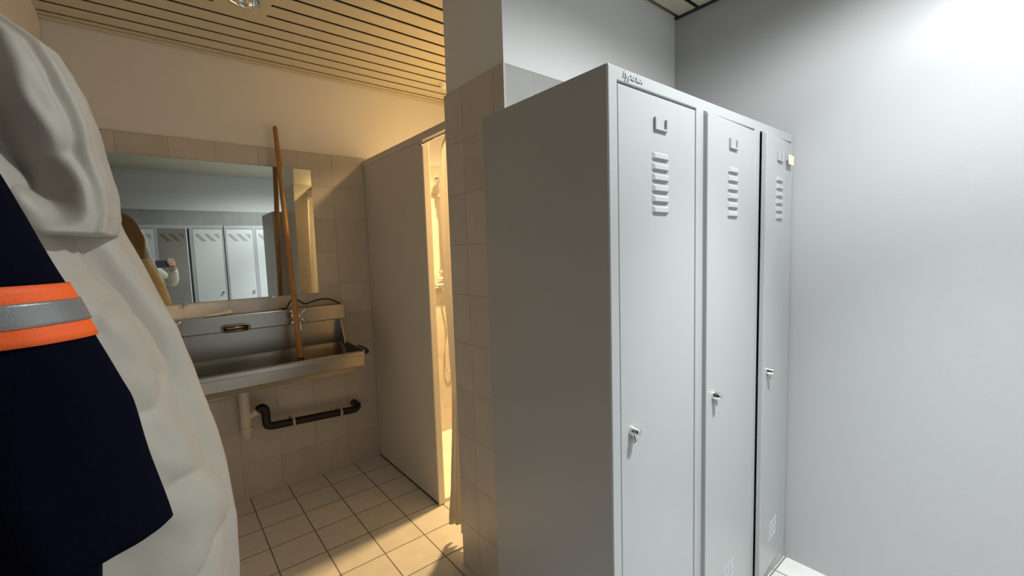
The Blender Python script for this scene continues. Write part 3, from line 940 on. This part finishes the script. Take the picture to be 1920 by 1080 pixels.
bod = cloth_loft('body', zrange(1.60, 0.86, 60), lambda z: (interp(nb_edge, z) - 0.31) / 2, lambda z: 0.685, lambda z: (interp(nb_edge, z) + 0.31) / 2, lambda z: 0.03, MAT['navy'], None, n=64, wr=0.006, wscale=6, seed=7.0)
for o in [slv, bod] + bands:
    o.parent = t; o.matrix_parent_inverse = Matrix.Translation(-OB)
for o in [slv] + bands:
    md = o.modifiers.new('thick', 'SOLIDIFY'); md.thickness = 0.0012 if o in bands else 0.003; md.offset = 1 if o in bands else -1
bands[0]['label'] = 'fluorescent orange band'; bands[1]['label'] = 'silver reflective strip'

# ------------------------------------------------------------------ the photographer, seen in the mirror
FWP = Vector((0.630, 0.776, 0)); RGP = Vector((0.776, -0.630, 0)); UPV = Vector((0, 0, 1))     # the phone's own axes
FWD = Vector((0.866, 0.5, 0)); RGT = Vector((0.5, -0.866, 0))                                      # the body's axes
PC = Vector((-0.185, -0.270, 0))
def W(r, f, z): return PC + RGT * r + FWD * f + UPV * z
def skinned(name, verts, edges, radii, root, mat, parent=None, levels=2):
    me = bpy.data.meshes.new(name + '_cage'); me.from_pydata([tuple(v) for v in verts], edges, [])
    o = bpy.data.objects.new(name + '_cage', me); COL.objects.link(o)
    md = o.modifiers.new('skin', 'SKIN')
    lay = me.skin_vertices[0].data if me.skin_vertices else None
    if lay is None:
        bmx = bmesh.new(); bmx.from_mesh(me); bmx.verts.layers.skin.verify(); bmx.to_mesh(me); bmx.free()
        lay = me.skin_vertices[0].data
    for i, r in enumerate(radii):
        lay[i].radius = r if isinstance(r, tuple) else (r, r)
        lay[i].use_root = (i == root)
    md.use_smooth_shade = True
    ss = o.modifiers.new('sub', 'SUBSURF'); ss.levels = levels; ss.render_levels = levels
    dg = bpy.context.evaluated_depsgraph_get(); dg.update()
    res = bpy.data.meshes.new_from_object(o.evaluated_get(dg))
    bpy.data.objects.remove(o)
    bm = bmesh.new(); bm.from_mesh(res); bpy.data.meshes.remove(res)
    return bm

class Cage:
    def __init__(s): s.v, s.e, s.r = [], [], []
    def add(s, p, r, prev=None):
        s.v.append(Vector(p)); s.r.append(r)
        i = len(s.v) - 1
        if prev is not None: s.e.append((prev, i))
        return i
    def chain(s, pts, prev):
        for p, r in pts: prev = s.add(p, r, prev)
        return prev

# phone: lens end close to the camera position, held in landscape
PH = EYE - FWP * 0.0165
def PW(s, f, z): return PH + RGP * s + FWP * f + UPV * z
# joints
sh_r, el_r, wr_r = W(0.160, -0.01, 1.36), Vector((0.12, -0.36, 1.13)), PW(0.205, -0.035, -0.055)
sh_l, el_l, wr_l = W(-0.160, -0.01, 1.36), Vector((-0.18, -0.03, 1.14)), PW(-0.060, -0.060, -0.070)
def build_hand(c, wrist, wi, side):
    """palm beside the phone end, four fingers laid across the lens face, thumb behind"""
    if side > 0: ps, s0 = 0.180, 1
    else: ps, s0 = -0.052, -1
    palm = c.add(PW(ps + 0.006 * s0, -0.012, -0.030), (0.026, 0.018), wi)
    knk = c.add(PW(ps, -0.004, 0.002), (0.022, 0.016), palm)
    for k in range(4):
        z = 0.026 - 0.0185 * k
        ln = (0.062, 0.070, 0.066, 0.052)[k] * (1 if side > 0 else 0.35)
        base = PW(ps - 0.002 * s0, 0.003, z * 0.9)
        b0 = c.add(base, 0.0095, knk if k < 2 else palm)
        c.chain([(PW(ps - 0.012 * s0, 0.0135, z), 0.0092), (PW(ps - (0.012 + ln * 0.5) * s0, 0.0155, z + 0.004), 0.0082), (PW(ps - (0.012 + ln) * s0, 0.0130, z + 0.003), 0.0070)], b0)
    tb = c.add(PW(ps - 0.012 * s0, -0.022, -0.022), 0.0115, palm)
    c.chain([(PW(ps - 0.032 * s0, -0.0245, -0.008), 0.0100), (PW(ps - 0.056 * s0, -0.0225, 0.004), 0.0085)], tb)
c = Cage()
pel = c.add(W(0, 0, 0.90), (0.145, 0.10))
bel = c.add(W(0, 0.01, 1.03), (0.125, 0.095), pel)
che = c.add(W(0, 0.0, 1.20), (0.145, 0.105), bel)
upc = c.add(W(0, -0.01, 1.33), (0.12, 0.085), che)
nek = c.chain([(W(0, -0.005, 1.42), 0.055), (W(0, 0.01, 1.50), 0.052)], upc)
for s, sh, el, wr in ((1, sh_r, el_r, wr_r), (-1, sh_l, el_l, wr_l)):
    a = c.add(sh, 0.052, upc)
    a = c.chain([(sh.lerp(el, 0.5), 0.045), (el, 0.038), (el.lerp(wr, 0.4), 0.036), (wr, (0.027, 0.021))], a)
    build_hand(c, wr, a, s)
for s in (-1, 1):
    a = c.add(W(0.085 * s, 0, 0.82), 0.082, pel)
    a = c.chain([(W(0.09 * s, 0.01, 0.62), 0.070), (W(0.09 * s, 0.015, 0.47), 0.052), (W(0.092 * s, 0.0, 0.30), 0.050), (W(0.094 * s, -0.015, 0.085), 0.036), (W(0.096 * s, 0.0, 0.045), 0.036), (W(0.105 * s, 0.13, 0.030), (0.036, 0.022))], a)
bm = skinned('person', c.v, c.e, c.r, pel, MAT['skin'])
# head: shaped sphere with nose, brow, chin, lips, eyes and ears
HC = W(0, 0.035, 1.575)
hb = bmesh.new()
bmesh.ops.create_uvsphere(hb, u_segments=48, v_segments=36, radius=1.0)
for v in hb.verts:
    p = v.co.copy()                     # local: x right, y forward, z up
    f = max(0, p.y)
    nx, ny, nz = p.x * 0.074, p.y * 0.094, p.z * 0.112
    if p.z < 0: nx *= 1 - 0.32 * (-p.z) ** 1.5; ny *= 1 - 0.05 * (-p.z)
    if p.z < -0.3 and p.y < 0: ny *= 1 - 0.45 * (-p.z - 0.3)
    ny += 0.026 * math.exp(-(p.x / 0.15) ** 2 - ((p.z + 0.20) / 0.17) ** 2) * (f > 0)
    ny += 0.010 * math.exp(-(p.x / 0.12) ** 2 - ((p.z - 0.02) / 0.16) ** 2) * (f > 0)
    ny += 0.008 * math.exp(-(p.x / 0.28) ** 2 - ((p.z + 0.52) / 0.09) ** 2) * (f > 0)
    ny += 0.010 * math.exp(-(p.x / 0.30) ** 2 - ((p.z + 0.85) / 0.14) ** 2) * (f > 0)
    ny -= 0.010 * math.exp(-((abs(p.x) - 0.40) / 0.17) ** 2 - ((p.z - 0.03) / 0.12) ** 2) * (f > 0)
    ex = math.exp(-((p.y + 0.05) / 0.16) ** 2 - ((p.z + 0.10) / 0.24) ** 2)
    nx += math.copysign(0.020 * ex if abs(p.x) > 0.8 else 0, p.x)
    v.co = HC + RGT * nx + FWD * ny + UPV * nz
    v.co.z -= 0.0
hm = bpy.data.meshes.new('tmp_head'); hb.to_mesh(hm); hb.free()
bm.from_mesh(hm); bpy.data.meshes.remove(hm)
person = obj('person', bm, MAT['skin'], None, True)
tag(person, 'person in a cream knit sweater holding up a phone, reflected in the mirror', 'person')
def local_sphere(r, f, z, rad, mat, name):
    b2 = bmesh.new()
    bmesh.ops.create_uvsphere(b2, u_segments=16, v_segments=12, radius=rad)
    bmesh.ops.translate(b2, verts=b2.verts, vec=HC + RGT * r + FWD * f + UPV * z)
    return obj(name, b2, mat, person, True)
for s in (-1, 1):
    local_sphere(0.030 * s, 0.076, 0.004, 0.012, MAT['eye'], 'eye')
    local_sphere(0.030 * s, 0.0835, 0.003, 0.0058, MAT['dark'], 'iris')
b2 = bmesh.new(); tube(b2, arc_pts([HC + RGT * x + FWD * (0.0935 - 9 * x * x) + UPV * (-0.058) for x in (-0.024, -0.012, 0, 0.012, 0.024)], 3), [0.002] + [0.0045] * 11 + [0.002], 8)
obj('lips', b2, MAT['lip'], person, True)
# hair cap
hb = bmesh.new()
bmesh.ops.create_uvsphere(hb, u_segments=40, v_segments=28, radius=1.0)
dele = []
for v in hb.verts:
    p = v.co.copy()
    keep = (p.z > 0.42 - 0.0) or (p.y < 0.02 and p.z > -0.75)
    if not keep: dele.append(v)
    g = 1.08 + 0.03 * noise.noise(p * 6)
    nx, ny, nz = p.x * 0.076 * g, p.y * 0.098 * g, p.z * 0.116 * g
    v.co = HC + RGT * nx + FWD * (ny - 0.006) + UPV * nz
bmesh.ops.delete(hb, geom=dele, context='VERTS')
o = obj('hair', hb, MAT['hair'], person, True)
md = o.modifiers.new('thick', 'SOLIDIFY'); md.thickness = 0.008
# sweater
c = Cage()
be = c.add(W(0, 0.01, 0.93), (0.158, 0.118))
ch = c.chain([(W(0, 0.01, 1.04), (0.148, 0.115)), (W(0, 0.0, 1.20), (0.162, 0.122))], be)
uc = c.add(W(0, -0.01, 1.335), (0.135, 0.10), ch)
c.chain([(W(0, -0.005, 1.41), 0.068)], uc)
for sh, el, wr in ((sh_r, el_r, wr_r), (sh_l, el_l, wr_l)):
    a = c.add(sh, 0.068, uc)
    c.chain([(sh.lerp(el, 0.5), 0.062), (el, 0.056), (el.lerp(wr, 0.45), 0.052), (el.lerp(wr, 0.84), 0.042), (el.lerp(wr, 0.90), 0.032)], a)
bm = skinned('sweater', c.v, c.e, c.r, be, MAT['knit'])
obj('sweater', bm, MAT['knit'], person, True)
c = Cage()
pe = c.add(W(0, 0, 0.92), (0.152, 0.112))
pe2 = c.add(W(0, 0, 0.86), (0.150, 0.108), pe)
for s in (-1, 1):
    a = c.add(W(0.088 * s, 0, 0.79), 0.094, pe2)
    c.chain([(W(0.09 * s, 0.01, 0.62), 0.082), (W(0.09 * s, 0.015, 0.47), 0.066), (W(0.092 * s, 0.0, 0.30), 0.064), (W(0.094 * s, -0.012, 0.09), 0.058)], a)
bm = skinned('trousers', c.v, c.e, c.r, pe, MAT['jeans'])
obj('trousers', bm, MAT['jeans'], person, True)
for s in (-1, 1):
    c = Cage()
    a = c.add(W(0.096 * s, -0.045, 0.040), (0.040, 0.038))
    c.chain([(W(0.098 * s, 0.02, 0.045), (0.044, 0.042)), (W(0.103 * s, 0.10, 0.036), (0.046, 0.034)), (W(0.107 * s, 0.175, 0.028), (0.038, 0.026))], a)
    bm = skinned('shoe', c.v, c.e, c.r, 0, MAT['black'])
    for v in bm.verts: v.co.z = max(v.co.z, 0.001)
    obj('shoe', bm, MAT['black'], person, True)

t = empty('phone', PH); 
tag(t, 'dark phone held sideways by the person reflected in the mirror', 'phone')
def pbox(bm, s0, s1, f0, f1, z0, z1):
    vs = box(bm, s0, s1, f0, f1, z0, z1)
    for v in vs: v.co = RGP * v.co.x + FWP * v.co.y + UPV * v.co.z
bm = bmesh.new(); pbox(bm, -0.022, 0.140, -0.0045, 0.0035, -0.056, 0.020)
bevel(obj('case', bm, MAT['phone'], t), 0.0035, 3)
bm = bmesh.new(); pbox(bm, -0.019, 0.137, -0.0052, -0.0044, -0.053, 0.017)
obj('screen', bm, MAT['screen'], t)
for s, z in ((0.0, 0.0), (0.0, -0.020), (0.0, -0.040)):
    bm = bmesh.new()
    cc = RGP * s + FWP * 0.0035 + UPV * z
    tube(bm, [cc, cc + FWP * 0.0022], 0.0068, 18)
    obj('lens', bm, MAT['screen'], t)
